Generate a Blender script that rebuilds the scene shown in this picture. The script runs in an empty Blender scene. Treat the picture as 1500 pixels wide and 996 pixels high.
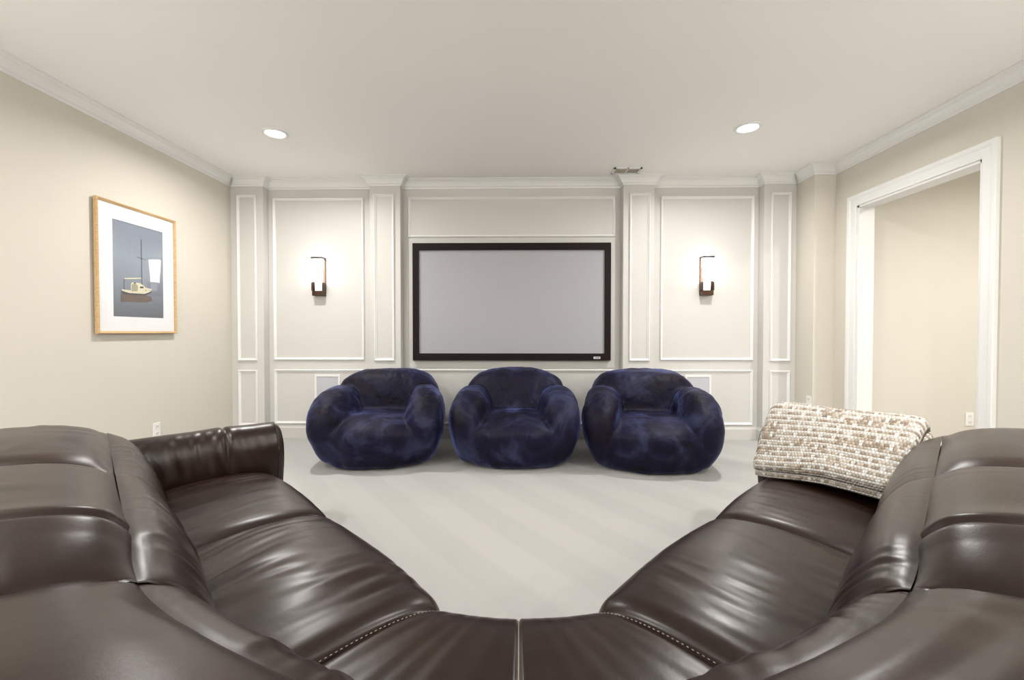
import bpy, bmesh, math, random
from mathutils import Vector, Matrix, noise, kdtree

# ---------------------------------------------------------------- scene, camera, light, exposure
scene = bpy.context.scene
COL = scene.collection
R = math.radians

cam_data = bpy.data.cameras.new('camera')
cam_data.sensor_width = 36.0
cam_data.lens = 36.0 * 640.0 / 1500.0
cam_data.clip_start = 0.02
cam = bpy.data.objects.new('camera', cam_data)
cam.location = (0, 0, 1.11)
cam.rotation_euler = (R(90 - 0.98), 0, R(0.88))
COL.objects.link(cam)
scene.camera = cam

world = bpy.data.worlds.new('world')
scene.world = world
world.use_nodes = True
world.node_tree.nodes['Background'].inputs[0].default_value = (1, 0.96, 0.9, 1)
world.node_tree.nodes['Background'].inputs[1].default_value = 0.3

scene.view_settings.view_transform = 'Standard'
scene.view_settings.look = 'None'
scene.view_settings.gamma = 1.0
scene.view_settings.use_curve_mapping = False
scene.view_settings.exposure = 0.42

CAN_POWER = 24.0
SCONCE_GLOW = 14.0
ADDED_SCONCE_POWER = 40.0  # fill light of the added sconces out of view
ADDED_HALL_POWER = 46.0
WARM = (1.0, 0.98, 0.95)

CEIL = 2.69
XL, XR = -2.96, 3.0            # side walls
YP, YW = 4.46, 4.56            # pilaster face, recessed wall face
YC = 4.2                       # face of the boxed-out corner on the right
XC = 2.80
YB = -2.6                      # wall behind the camera
CX = -0.075                    # middle of the panelled wall
DY0, DY1, DZ = 2.885, 3.93, 2.23   # cased opening in the right wall

# ---------------------------------------------------------------- helpers
def link(o, parent=None):
    COL.objects.link(o)
    if parent is not None:
        o.parent = parent
    return o

def mesh_obj(name, verts, faces, mat, parent=None, smooth=False, uvs=None):
    me = bpy.data.meshes.new(name)
    me.from_pydata([tuple(v) for v in verts], [], faces)
    me.update()
    if mat is not None:
        for m in (mat if isinstance(mat, (list, tuple)) else [mat]):
            me.materials.append(m)
    if smooth:
        me.polygons.foreach_set('use_smooth', [True] * len(me.polygons))
    if uvs is not None:
        ul = me.uv_layers.new(name='UVMap')
        for lp in me.loops:
            ul.data[lp.index].uv = uvs[lp.vertex_index]
    o = bpy.data.objects.new(name, me)
    return link(o, parent)

def bm_obj(name, bm, mat, parent=None, smooth=False):
    bmesh.ops.recalc_face_normals(bm, faces=bm.faces[:])
    me = bpy.data.meshes.new(name)
    bm.to_mesh(me)
    bm.free()
    for m in (mat if isinstance(mat, (list, tuple)) else [mat]):
        me.materials.append(m)
    if smooth:
        me.polygons.foreach_set('use_smooth', [True] * len(me.polygons))
    return link(bpy.data.objects.new(name, me), parent)

def add_box(bm, x0, x1, y0, y1, z0, z1, bevel=0.0, seg=2, mi=0):
    r = bmesh.ops.create_cube(bm, size=1.0)
    vs = r['verts']
    for v in vs:
        v.co = Vector(((x0 + x1) / 2 + v.co.x * (x1 - x0), (y0 + y1) / 2 + v.co.y * (y1 - y0), (z0 + z1) / 2 + v.co.z * (z1 - z0)))
    fs = set(f for v in vs for f in v.link_faces)
    for f in fs:
        f.material_index = mi
    if bevel > 0:
        es = list(set(e for v in vs for e in v.link_edges))
        bmesh.ops.bevel(bm, geom=es, offset=bevel, segments=seg, affect='EDGES', profile=0.5)

def box(name, x0, x1, y0, y1, z0, z1, mat, parent=None, bevel=0.0, seg=2):
    bm = bmesh.new()
    add_box(bm, x0, x1, y0, y1, z0, z1, bevel, seg)
    return bm_obj(name, bm, mat, parent)

def struct(o):
    o['kind'] = 'structure'
    return o

def tag(o, label, cat, group=None):
    o['label'] = label
    o['category'] = cat
    if group:
        o['group'] = group
    return o

def empty(name, loc=(0, 0, 0), rz=0.0):
    o = bpy.data.objects.new(name, None)
    o.empty_display_size = 0.1
    o.location = loc
    o.rotation_euler = (0, 0, rz)
    return link(o)

def catmull(pts, n, closed=False):
    """resample a polyline of tuples as a Catmull-Rom curve with n even samples"""
    P = [Vector(p) for p in pts]
    m = len(P)
    dense = []
    segs = m if closed else m - 1
    for i in range(segs):
        if closed:
            p0, p1, p2, p3 = P[(i - 1) % m], P[i], P[(i + 1) % m], P[(i + 2) % m]
        else:
            p1, p2 = P[i], P[i + 1]
            p0 = P[i - 1] if i > 0 else p1 * 2 - p2
            p3 = P[i + 2] if i + 2 < m else p2 * 2 - p1
        for k in range(24):
            t = k / 24.0
            dense.append(0.5 * ((2 * p1) + (p2 - p0) * t + (2 * p0 - 5 * p1 + 4 * p2 - p3) * t * t + (3 * p1 - p0 - 3 * p2 + p3) * t ** 3))
    dense.append(P[0].copy() if closed else P[-1].copy())
    L = [0.0]
    for i in range(1, len(dense)):
        L.append(L[-1] + (dense[i] - dense[i - 1]).length)
    tot = L[-1]
    out = []
    j = 0
    cnt = n if closed else n - 1
    for k in range(n):
        s = tot * k / cnt
        while j < len(L) - 2 and L[j + 1] < s:
            j += 1
        d = L[j + 1] - L[j]
        t = (s - L[j]) / d if d > 1e-9 else 0
        out.append(dense[j].lerp(dense[j + 1], min(1, max(0, t))))
    return out, tot

def grid_faces(n, m, closed_m=False):
    f = []
    mm = m if closed_m else m - 1
    for i in range(n - 1):
        for j in range(mm):
            a = i * m + j
            b = i * m + (j + 1) % m
            f.append((a, b, b + m, a + m))
    return f

def tube_pts(pts, r, n=6):
    """vertices and faces of a round tube along points"""
    V, Fc = [], []
    P = [Vector(p) for p in pts]
    for i, p in enumerate(P):
        d = (P[min(i + 1, len(P) - 1)] - P[max(i - 1, 0)]).normalized()
        a = d.cross(Vector((0, 0, 1)))
        if a.length < 1e-3:
            a = d.cross(Vector((1, 0, 0)))
        a.normalize()
        b = d.cross(a)
        for k in range(n):
            t = 2 * math.pi * k / n
            V.append(p + a * (r * math.cos(t)) + b * (r * math.sin(t)))
    for i in range(len(P) - 1):
        for k in range(n):
            Fc.append((i * n + k, i * n + (k + 1) % n, (i + 1) * n + (k + 1) % n, (i + 1) * n + k))
    Fc.append(tuple(range(n)))
    Fc.append(tuple(range((len(P) - 1) * n, len(P) * n))[::-1])
    return V, Fc

def nz(x, y, z):
    return noise.noise(Vector((x, y, z)))

def sstep(a, b, x):
    t = min(1.0, max(0.0, (x - a) / (b - a)))
    return t * t * (3 - 2 * t)

def crease(n, w=0.07):
    """thin valley along the zero line of a noise value"""
    return -math.exp(-(n / w) ** 2)

# ---------------------------------------------------------------- materials
def new_mat(name):
    m = bpy.data.materials.new(name)
    m.use_nodes = True
    nt = m.node_tree
    b = nt.nodes['Principled BSDF']
    return m, nt, b

def N(nt, t, **kw):
    n = nt.nodes.new(t)
    for k, v in kw.items():
        if k in n.inputs.keys():
            n.inputs[k].default_value = v
        else:
            setattr(n, k, v)
    return n

def ramp(nt, fac, stops):
    r = nt.nodes.new('ShaderNodeValToRGB')
    e = r.color_ramp.elements
    while len(e) < len(stops):
        e.new(0.5)
    for i, (p, c) in enumerate(stops):
        e[i].position = p
        e[i].color = (c[0], c[1], c[2], 1)
    nt.links.new(fac, r.inputs['Fac'])
    return r

def bump(nt, b, height, strength, dist):
    bp = N(nt, 'ShaderNodeBump')
    bp.inputs['Strength'].default_value = strength
    bp.inputs['Distance'].default_value = dist
    nt.links.new(height, bp.inputs['Height'])
    nt.links.new(bp.outputs['Normal'], b.inputs['Normal'])
    return bp

def plain(name, col, rough=0.5, metal=0.0, spec=0.5, var=0.04, scale=6.0, grain=0.0, gscale=300.0):
    m, nt, b = new_mat(name)
    tc = N(nt, 'ShaderNodeTexCoord')
    n1 = N(nt, 'ShaderNodeTexNoise', Scale=scale, Detail=3.0)
    nt.links.new(tc.outputs['Object'], n1.inputs['Vector'])
    lo = [c * (1 - var) for c in col]
    hi = [min(1, c * (1 + var)) for c in col]
    r = ramp(nt, n1.outputs['Fac'], [(0.3, lo), (0.7, hi)])
    nt.links.new(r.outputs['Color'], b.inputs['Base Color'])
    b.inputs['Roughness'].default_value = rough
    b.inputs['Metallic'].default_value = metal
    b.inputs['Specular IOR Level'].default_value = spec
    if grain > 0:
        n2 = N(nt, 'ShaderNodeTexNoise', Scale=gscale, Detail=2.0)
        nt.links.new(tc.outputs['Object'], n2.inputs['Vector'])
        bump(nt, b, n2.outputs['Fac'], grain, 0.002)
    return m

M_WALL = plain('wall_paint_beige', (0.645, 0.61, 0.54), 0.75, spec=0.3, var=0.012, scale=1.5, grain=0.08, gscale=260)
M_CEIL = plain('ceiling_paint', (0.90, 0.89, 0.87), 0.85, spec=0.2, var=0.01, scale=1.2, grain=0.05, gscale=240)
M_PANEL = plain('panel_paint', (0.60, 0.588, 0.56), 0.45, spec=0.4, var=0.01, scale=1.5)
M_TRIM = plain('trim_paint_white', (0.78, 0.78, 0.77), 0.35, spec=0.5, var=0.01, scale=2)
M_PLATE = plain('white_plastic', (0.82, 0.81, 0.78), 0.3, var=0.01)
M_SLOT = plain('dark_slot', (0.05, 0.045, 0.04), 0.6)
M_BRONZE = plain('dark_bronze', (0.055, 0.024, 0.012), 0.35, metal=0.5, var=0.2, scale=20)
M_STEEL = plain('grey_metal_bar', (0.05, 0.05, 0.055), 0.5, metal=0.3)
M_SCREENFRAME = plain('screen_frame_velvet', (0.008, 0.003, 0.003), 0.6, spec=0.2, var=0.25, scale=30)
M_BEVEL = plain('screen_frame_inner_bevel', (0.03, 0.010, 0.009), 0.35, var=0.2, scale=40)
M_SCREEN = plain('projection_fabric', (0.395, 0.395, 0.42), 0.8, spec=0.2, var=0.008, scale=2)
M_SILVER = plain('silver_badge', (0.7, 0.72, 0.75), 0.3, metal=0.6)
M_BADGEINK = plain('badge_ink', (0.2, 0.22, 0.26), 0.4)
M_GRILLE = plain('speaker_grille_cloth', (0.50, 0.51, 0.545), 0.7, var=0.05, scale=300)
M_VENT = plain('vent_slat', (0.42, 0.37, 0.30), 0.5)
M_MAT = plain('mat_board', (0.80, 0.80, 0.81), 0.9, var=0.01)
M_FOOT = plain('black_plastic_foot', (0.01, 0.01, 0.01), 0.5)
M_THREAD = plain('stitch_thread', (0.30, 0.25, 0.21), 0.7)
M_BASECLOTH = plain('sofa_underside', (0.012, 0.01, 0.009), 0.9)

def emit_mat(name, col, strength):
    m, nt, b = new_mat(name)
    b.inputs['Base Color'].default_value = (0.9, 0.9, 0.88, 1)
    b.inputs['Roughness'].default_value = 0.4
    b.inputs['Emission Color'].default_value = (*col, 1)
    b.inputs['Emission Strength'].default_value = strength
    return m
M_LENS = emit_mat('lamp_lens', (1, 0.96, 0.9), 6.0)
M_SHADE = emit_mat('frosted_lamp_glass', (1, 0.95, 0.86), SCONCE_GLOW)
M_SHADE_ADDED = emit_mat('frosted_lamp_glass_added', (1, 0.96, 0.9), 4.0)  # glass of the added, unseen sconces
M_SHADELOW = emit_mat('frosted_lamp_glass_low', (1, 0.95, 0.88), 1.0)

def carpet_mat():
    m, nt, b = new_mat('carpet_pile')
    tc = N(nt, 'ShaderNodeTexCoord')
    mp = N(nt, 'ShaderNodeMapping')
    mp.inputs['Rotation'].default_value = (0, 0, R(-38))
    nt.links.new(tc.outputs['Object'], mp.inputs['Vector'])
    w = N(nt, 'ShaderNodeTexWave', wave_profile='TRI')
    w.inputs['Scale'].default_value = 0.85
    w.inputs['Distortion'].default_value = 1.2
    w.inputs['Detail'].default_value = 1.0
    w.inputs['Detail Scale'].default_value = 0.6
    nt.links.new(mp.outputs['Vector'], w.inputs['Vector'])
    r = ramp(nt, w.outputs['Fac'], [(0.40, (0.452, 0.443, 0.43)), (0.56, (0.476, 0.467, 0.453))])
    fine = N(nt, 'ShaderNodeTexNoise', Scale=420.0, Detail=2.0)
    nt.links.new(tc.outputs['Object'], fine.inputs['Vector'])
    fr = ramp(nt, fine.outputs['Fac'], [(0.3, (0.88, 0.88, 0.88)), (0.7, (1, 1, 1))])
    mx = N(nt, 'ShaderNodeMix', data_type='RGBA', blend_type='MULTIPLY')
    mx.inputs[0].default_value = 1.0
    nt.links.new(r.outputs['Color'], mx.inputs[6])
    nt.links.new(fr.outputs['Color'], mx.inputs[7])
    nt.links.new(mx.outputs[2], b.inputs['Base Color'])
    b.inputs['Roughness'].default_value = 0.95
    b.inputs['Specular IOR Level'].default_value = 0.1
    b.inputs['Sheen Weight'].default_value = 0.2
    bump(nt, b, fine.outputs['Fac'], 0.5, 0.004)
    return m
M_CARPET = carpet_mat()

def leather_mat():
    m, nt, b = new_mat('brown_leather')
    tc = N(nt, 'ShaderNodeTexCoord')
    big = N(nt, 'ShaderNodeTexNoise', Scale=3.5, Detail=4.0, Roughness=0.6)
    nt.links.new(tc.outputs['Object'], big.inputs['Vector'])
    r = ramp(nt, big.outputs['Fac'], [(0.3, (0.0105, 0.0038, 0.0020)), (0.7, (0.021, 0.0088, 0.0052))])
    nt.links.new(r.outputs['Color'], b.inputs['Base Color'])
    rr = ramp(nt, big.outputs['Fac'], [(0.3, (0.29,) * 3), (0.75, (0.37,) * 3)])
    nt.links.new(rr.outputs['Color'], b.inputs['Roughness'])
    b.inputs['Specular IOR Level'].default_value = 0.42
    vor = N(nt, 'ShaderNodeTexNoise', Scale=320.0, Detail=1.0)
    nt.links.new(tc.outputs['Object'], vor.inputs['Vector'])
    med = N(nt, 'ShaderNodeTexNoise', Scale=26.0, Detail=5.0, Roughness=0.6)
    nt.links.new(tc.outputs['Object'], med.inputs['Vector'])
    b1 = N(nt, 'ShaderNodeBump')
    b1.inputs['Strength'].default_value = 0.035
    b1.inputs['Distance'].default_value = 0.002
    nt.links.new(vor.outputs['Fac'], b1.inputs['Height'])
    b2 = N(nt, 'ShaderNodeBump')
    b2.inputs['Strength'].default_value = 0.07
    b2.inputs['Distance'].default_value = 0.006
    nt.links.new(med.outputs['Fac'], b2.inputs['Height'])
    nt.links.new(b1.outputs['Normal'], b2.inputs['Normal'])
    nt.links.new(b2.outputs['Normal'], b.inputs['Normal'])
    return m
M_LEATHER = leather_mat()

def velvet_mat():
    m, nt, b = new_mat('navy_velvet')
    tc = N(nt, 'ShaderNodeTexCoord')
    geo = N(nt, 'ShaderNodeObjectInfo')
    add = N(nt, 'ShaderNodeVectorMath', operation='ADD')
    sc = N(nt, 'ShaderNodeVectorMath', operation='SCALE')
    sc.inputs['Scale'].default_value = 7.3
    nt.links.new(geo.outputs['Location'], sc.inputs[0])      # another piece of cloth on each chair
    nt.links.new(tc.outputs['Object'], add.inputs[0])
    nt.links.new(sc.outputs[0], add.inputs[1])
    n1 = N(nt, 'ShaderNodeTexNoise', Scale=3.2, Detail=5.0, Roughness=0.58)
    n1.inputs['Distortion'].default_value = 0.9
    nt.links.new(add.outputs[0], n1.inputs['Vector'])
    r = ramp(nt, n1.outputs['Fac'], [(0.38, (0.0022, 0.0010, 0.0075)), (0.53, (0.0055, 0.0045, 0.020)), (0.71, (0.028, 0.034, 0.078))])
    nt.links.new(r.outputs['Color'], b.inputs['Base Color'])
    b.inputs['Roughness'].default_value = 0.55
    b.inputs['Specular IOR Level'].default_value = 0.18
    sw = ramp(nt, n1.outputs['Fac'], [(0.42, (0.10,) * 3), (0.74, (0.8,) * 3)])
    nt.links.new(sw.outputs['Color'], b.inputs['Sheen Weight'])
    b.inputs['Sheen Roughness'].default_value = 0.35
    b.inputs['Sheen Tint'].default_value = (0.30, 0.36, 0.90, 1)
    n2 = N(nt, 'ShaderNodeTexNoise', Scale=22.0, Detail=4.0)
    n2.inputs['Distortion'].default_value = 1.0
    nt.links.new(add.outputs[0], n2.inputs['Vector'])
    bump(nt, b, n2.outputs['Fac'], 0.35, 0.012)
    return m
M_VELVET = velvet_mat()

def oak_mat():
    m, nt, b = new_mat('light_oak')
    tc = N(nt, 'ShaderNodeTexCoord')
    mp = N(nt, 'ShaderNodeMapping')
    mp.inputs['Scale'].default_value = (40, 3, 40)
    nt.links.new(tc.outputs['Object'], mp.inputs['Vector'])
    n1 = N(nt, 'ShaderNodeTexNoise', Scale=2.0, Detail=6.0)
    nt.links.new(mp.outputs['Vector'], n1.inputs['Vector'])
    r = ramp(nt, n1.outputs['Fac'], [(0.3, (0.46, 0.28, 0.12)), (0.7, (0.64, 0.44, 0.23))])
    nt.links.new(r.outputs['Color'], b.inputs['Base Color'])
    b.inputs['Roughness'].default_value = 0.4
    return m
M_OAK = oak_mat()

def glass_mat():
    m, nt, b = new_mat('picture_glass')
    out = nt.nodes['Material Output']
    nt.nodes.remove(b)
    tr = N(nt, 'ShaderNodeBsdfTransparent')
    gl = N(nt, 'ShaderNodeBsdfGlossy')
    gl.inputs['Roughness'].default_value = 0.02
    lw = N(nt, 'ShaderNodeLayerWeight')
    lw.inputs['Blend'].default_value = 0.5
    p5 = N(nt, 'ShaderNodeMath', operation='POWER')
    p5.inputs[1].default_value = 5.0
    nt.links.new(lw.outputs['Facing'], p5.inputs[0])
    fr = N(nt, 'ShaderNodeMath', operation='MULTIPLY_ADD')
    fr.inputs[1].default_value = 0.96
    fr.inputs[2].default_value = 0.045
    nt.links.new(p5.outputs[0], fr.inputs[0])
    mx = N(nt, 'ShaderNodeMixShader')
    nt.links.new(fr.outputs[0], mx.inputs[0])
    nt.links.new(tr.outputs[0], mx.inputs[1])
    nt.links.new(gl.outputs[0], mx.inputs[2])
    nt.links.new(mx.outputs[0], out.inputs['Surface'])
    return m
M_GLASS = glass_mat()

def weave_mat():
    m, nt, b = new_mat('woven_throw_yarn')
    uv = N(nt, 'ShaderNodeUVMap')
    sep = N(nt, 'ShaderNodeSeparateXYZ')
    nt.links.new(uv.outputs['UV'], sep.inputs[0])
    def math_(op, a, bb=None):
        n = N(nt, 'ShaderNodeMath', operation=op)
        for i, v in enumerate((a, bb)):
            if v is None:
                continue
            if isinstance(v, (int, float)):
                n.inputs[i].default_value = v
            else:
                nt.links.new(v, n.inputs[i])
        return n.outputs[0]
    row_f = math_('MULTIPLY', sep.outputs['Y'], 1 / 0.0115)
    row = math_('FLOOR', row_f)
    half = math_('MULTIPLY', math_('MODULO', row, 2), 0.5)
    col_f = math_('ADD', math_('MULTIPLY', sep.outputs['X'], 1 / 0.0115), half)
    col = math_('FLOOR', col_f)
    cmb = N(nt, 'ShaderNodeCombineXYZ')
    nt.links.new(col, cmb.inputs[0])
    nt.links.new(row, cmb.inputs[1])
    wn = N(nt, 'ShaderNodeTexWhiteNoise', noise_dimensions='2D')
    nt.links.new(cmb.outputs[0], wn.inputs['Vector'])
    # long floats in every fourth row are white yarn, runs of six stitches at a time
    longc = math_('FLOOR', math_('MULTIPLY', col, 1 / 6.0))
    cmb2 = N(nt, 'ShaderNodeCombineXYZ')
    nt.links.new(longc, cmb2.inputs[0])
    nt.links.new(row, cmb2.inputs[1])
    wn2 = N(nt, 'ShaderNodeTexWhiteNoise', noise_dimensions='2D')
    nt.links.new(cmb2.outputs[0], wn2.inputs['Vector'])
    isrow = math_('LESS_THAN', math_('MODULO', math_('ADD', row, 300), 2), 0.5)
    white_row = math_('MULTIPLY', isrow, math_('GREATER_THAN', wn2.outputs['Value'], 0.22))
    # a white warp yarn every tenth column, seen over two rows in four
    colp = math_('FLOOR', math_('MULTIPLY', sep.outputs['X'], 1 / 0.0115))
    iscol = math_('LESS_THAN', math_('MODULO', colp, 4), 0.5)
    rowp = math_('LESS_THAN', math_('MODULO', math_('ADD', row, math_('MULTIPLY', math_('FLOOR', math_('MULTIPLY', colp, 0.2)), 2)), 4), 1.5)
    white_col = math_('MULTIPLY', iscol, rowp)
    white = math_('MULTIPLY', math_('MAXIMUM', math_('MULTIPLY', white_row, 0.72), white_col), 1.0)
    r = ramp(nt, wn.outputs['Value'], [(0.0, (0.27, 0.215, 0.16)), (0.5, (0.39, 0.335, 0.275)), (1.0, (0.55, 0.50, 0.44))])
    mx = N(nt, 'ShaderNodeMix', data_type='RGBA')
    nt.links.new(white, mx.inputs[0])
    nt.links.new(r.outputs['Color'], mx.inputs[6])
    mx.inputs[7].default_value = (0.68, 0.665, 0.64, 1)
    nt.links.new(mx.outputs[2], b.inputs['Base Color'])
    b.inputs['Roughness'].default_value = 0.9
    b.inputs['Specular IOR Level'].default_value = 0.15
    # round yarns
    sx = math_('ABSOLUTE', math_('SINE', math_('MULTIPLY', col_f, math.pi)))
    sy = math_('ABSOLUTE', math_('SINE', math_('MULTIPLY', row_f, math.pi)))
    hgt = math_('MULTIPLY', math_('POWER', sx, 0.5), math_('POWER', sy, 0.5))
    bump(nt, b, hgt, 1.0, 0.005)
    return m
M_WEAVE = weave_mat()

def sea_mat():
    m, nt, b = new_mat('misty_sea_print')
    tc = N(nt, 'ShaderNodeTexCoord')
    sep = N(nt, 'ShaderNodeSeparateXYZ')
    nt.links.new(tc.outputs['Object'], sep.inputs[0])
    n1 = N(nt, 'ShaderNodeTexNoise', Scale=2.5, Detail=3.0)
    nt.links.new(tc.outputs['Object'], n1.inputs['Vector'])
    mr = N(nt, 'ShaderNodeMapRange')
    mr.inputs['From Min'].default_value = 1.228
    mr.inputs['From Max'].default_value = 1.935
    nt.links.new(sep.outputs['Z'], mr.inputs['Value'])
    ad = N(nt, 'ShaderNodeMath', operation='MULTIPLY_ADD')
    ad.inputs[1].default_value = 0.25
    nt.links.new(n1.outputs['Fac'], ad.inputs[0])
    nt.links.new(mr.outputs['Result'], ad.inputs[2])
    r = ramp(nt, ad.outputs[0], [(0.1, (0.125, 0.135, 0.155)), (0.5, (0.22, 0.25, 0.30)), (0.8, (0.27, 0.31, 0.37)), (1.0, (0.21, 0.24, 0.30))])
    nt.links.new(r.outputs['Color'], b.inputs['Base Color'])
    b.inputs['Roughness'].default_value = 0.7
    return m
M_SEA = sea_mat()
M_HULL = plain('print_cream', (0.66, 0.62, 0.46), 0.7, var=0.05)
M_HULLD = plain('print_olive', (0.34, 0.33, 0.22), 0.7)
M_INK = plain('print_dark', (0.07, 0.07, 0.075), 0.7)
M_REFL = plain('print_brown', (0.14, 0.105, 0.085), 0.7, var=0.1, scale=30)
M_MAST = plain('print_grey', (0.12, 0.13, 0.16), 0.7)

# ---------------------------------------------------------------- room shell
struct(box('floor', XL - 0.12, 5.2, YB - 0.12, YW + 0.14, -0.06, 0.0, M_CARPET))
struct(box('ceiling', XL - 0.12, 5.2, YB - 0.12, YW + 0.14, CEIL, CEIL + 0.08, M_CEIL))
struct(box('wall_left', XL - 0.1, XL, YB - 0.1, YW + 0.1, 0, CEIL, M_WALL))
struct(box('wall_rear', XL, XR, YB - 0.1, YB, 0, CEIL, M_WALL))
wall_back = struct(box('wall_back', XL, XR + 0.12, YW, YW + 0.1, 0, CEIL, M_PANEL))

WT = 0.13   # thickness of the right wall
bm = bmesh.new()
add_box(bm, XR, XR + WT, YB - 0.1, DY0, 0, CEIL)
add_box(bm, XR, XR + WT, DY1, YW, 0, CEIL)
add_box(bm, XR, XR + WT, DY0, DY1, DZ, CEIL)
wall_right = struct(bm_obj('wall_right', bm, M_WALL))
struct(box('wall_corner_chase', XC, XR, YC, YW, 0, CEIL, M_WALL))

# hall beyond the cased opening
hall_wall = struct(box('wall_hall_end', XR + WT, 5.2, 3.96, 4.06, 0, CEIL, M_WALL))
struct(box('wall_hall_side', 5.1, 5.2, 0.6, 3.96, 0, CEIL, M_WALL))
struct(box('wall_hall_near', XR + WT, 5.1, 0.6, 0.7, 0, CEIL, M_WALL))

# pilasters are part of the panelled wall
PIL = [(XL, CX - 2.549), (CX - 1.447, CX - 1.133), (CX + 1.133, CX + 1.447), (CX + 2.549, XC)]
for a, b_ in PIL:
    box('pilaster', a, b_, YP, YW, 0, CEIL, M_PANEL, wall_back, bevel=0.002, seg=1)
# raised backing board behind the screen
box('backing_board', CX - 1.075, CX + 1.075, YW - 0.008, YW, 0.74, 2.09, M_PANEL, wall_back, bevel=0.002, seg=1)

def moulding(x0, x1, z0, z1, y, parent, w=0.026, d=0.020, mat=M_TRIM):
    """mitred picture-frame moulding on a wall facing -Y"""
    prof = [(0, 0), (0.0, d * 0.55), (w * 0.25, d), (w * 0.55, d * 0.8), (w * 0.75, d * 0.35), (w, d * 0.25), (w, 0)]
    V, Fc = [], []
    for (sx, sz, cx_, cz_) in ((1, 1, x0, z0), (-1, 1, x1, z0), (-1, -1, x1, z1), (1, -1, x0, z1)):
        for (o, h) in prof:
            V.append((cx_ + sx * o, y - h, cz_ + sz * o))
    n = len(prof)
    for k in range(4):
        for j in range(n - 1):
            a = k * n + j
            c = ((k + 1) % 4) * n + j
            Fc.append((a, c, c + 1, a + 1))
    o = mesh_obj('panel_moulding', V, Fc, mat, parent)
    return o

for (a, b_) in ((1.193, 1.404), (2.615, 2.815)):
    for s in (-1, 1):
        x0, x1 = sorted((CX + s * a, CX + s * b_))
        moulding(x0, x1, 0.82, 2.52, YP, wall_back)
        moulding(x0, x1, 0.15, 0.724, YP, wall_back)
for s in (-1, 1):
    x0, x1 = sorted((CX + s * 1.54, CX + s * 2.497))
    moulding(x0, x1, 0.822, 2.515, YW, wall_back)
    moulding(x0, x1, 0.15, 0.722, YW, wall_back)
moulding(CX - 1.075, CX + 1.075, 2.10, 2.52, YW, wall_back)
moulding(CX - 1.075, CX + 1.075, 0.152, 0.724, YW, wall_back)

# crown moulding and baseboard swept with mitres round the room
def sweep(path, prof, z_is_down, seg_range, name, mat, closed=False):
    """path: plan points, interior on the right-hand side; prof: (out from wall, z)"""
    n = len(path)
    V, Fc = [], []
    idx = range(seg_range[0], seg_range[1] + 1)
    for i in idx:
        p = Vector(path[i])
        def nrm(a, b):
            d = (Vector(b) - Vector(a)).normalized()
            return Vector((d.y, -d.x))
        n0 = nrm(path[i - 1], path[i]) if i > 0 else None
        n1 = nrm(path[i], path[i + 1]) if i < n - 1 else None
        if n0 is None:
            mv = n1
        elif n1 is None:
            mv = n0
        else:
            mv = (n0 + n1)
            mv = mv / max(0.2, (1 + n0.dot(n1)))
        for (o, z) in prof:
            q = p + mv * o
            V.append((q.x, q.y, z))
    m = len(prof)
    Fc = grid_faces(len(list(idx)), m)
    k = len(list(idx))
    Fc.append(tuple(range(m)))
    Fc.append(tuple(range((k - 1) * m, k * m)))
    return struct(mesh_obj(name, V, Fc, mat))

def pil_path(yw, yp, y_end):
    p = []
    for i, (a, b_) in enumerate(PIL):
        if i > 0:
            p += [(a, yw)]
        p += [(a, yp), (b_, yp)]
        if i < 3:
            p += [(b_, yw)]
    return p
full = [(XL, YB)] + pil_path(YW, YP, 0) + [(XC, YC), (XR, YC), (XR, YB), (XL, YB)]
CR = [(0, CEIL - 0.088), (0.008, CEIL - 0.088), (0.010, CEIL - 0.072), (0.020, CEIL - 0.066), (0.028, CEIL - 0.046), (0.044, CEIL - 0.026),
      (0.064, CEIL - 0.016), (0.068, CEIL - 0.010), (0.082, CEIL - 0.008), (0.082, CEIL)]
iL, iB, iR = 1, 1 + len(pil_path(YW, YP, 0)) - 1, len(full) - 2
sweep(full, CR, True, (0, 1), 'trim_1', M_TRIM)
sweep(full, CR, True, (1, iB), 'trim_2', M_TRIM)
sweep(full, CR, True, (iB, iR), 'trim_3', M_TRIM)
sweep(full, CR, True, (iR, iR + 1), 'trim_4', M_TRIM)
BS = [(0, 0.135), (0.006, 0.135), (0.010, 0.122), (0.014, 0.112), (0.018, 0.108), (0.018, 0.0)]
sweep(full, BS, False, (0, 1), 'baseboard_left', M_TRIM)
sweep(full, BS, False, (1, iB), 'baseboard_back', M_PANEL)
pr = [(XC, YP), (XC, YC), (XR, YC), (XR, DY1 + 0.1)]
sweep(pr, BS, False, (0, 3), 'baseboard_right', M_TRIM)
sweep([(XR, DY0 - 0.1), (XR, YB)], BS, False, (0, 1), 'baseboard_right_near', M_TRIM)
sweep([(XR, YB), (XL, YB)], BS, False, (0, 1), 'baseboard_rear', M_TRIM)
sweep([(XR + WT, 3.96), (5.1, 3.96)], BS, False, (0, 1), 'baseboard_hall', M_TRIM)

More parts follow.
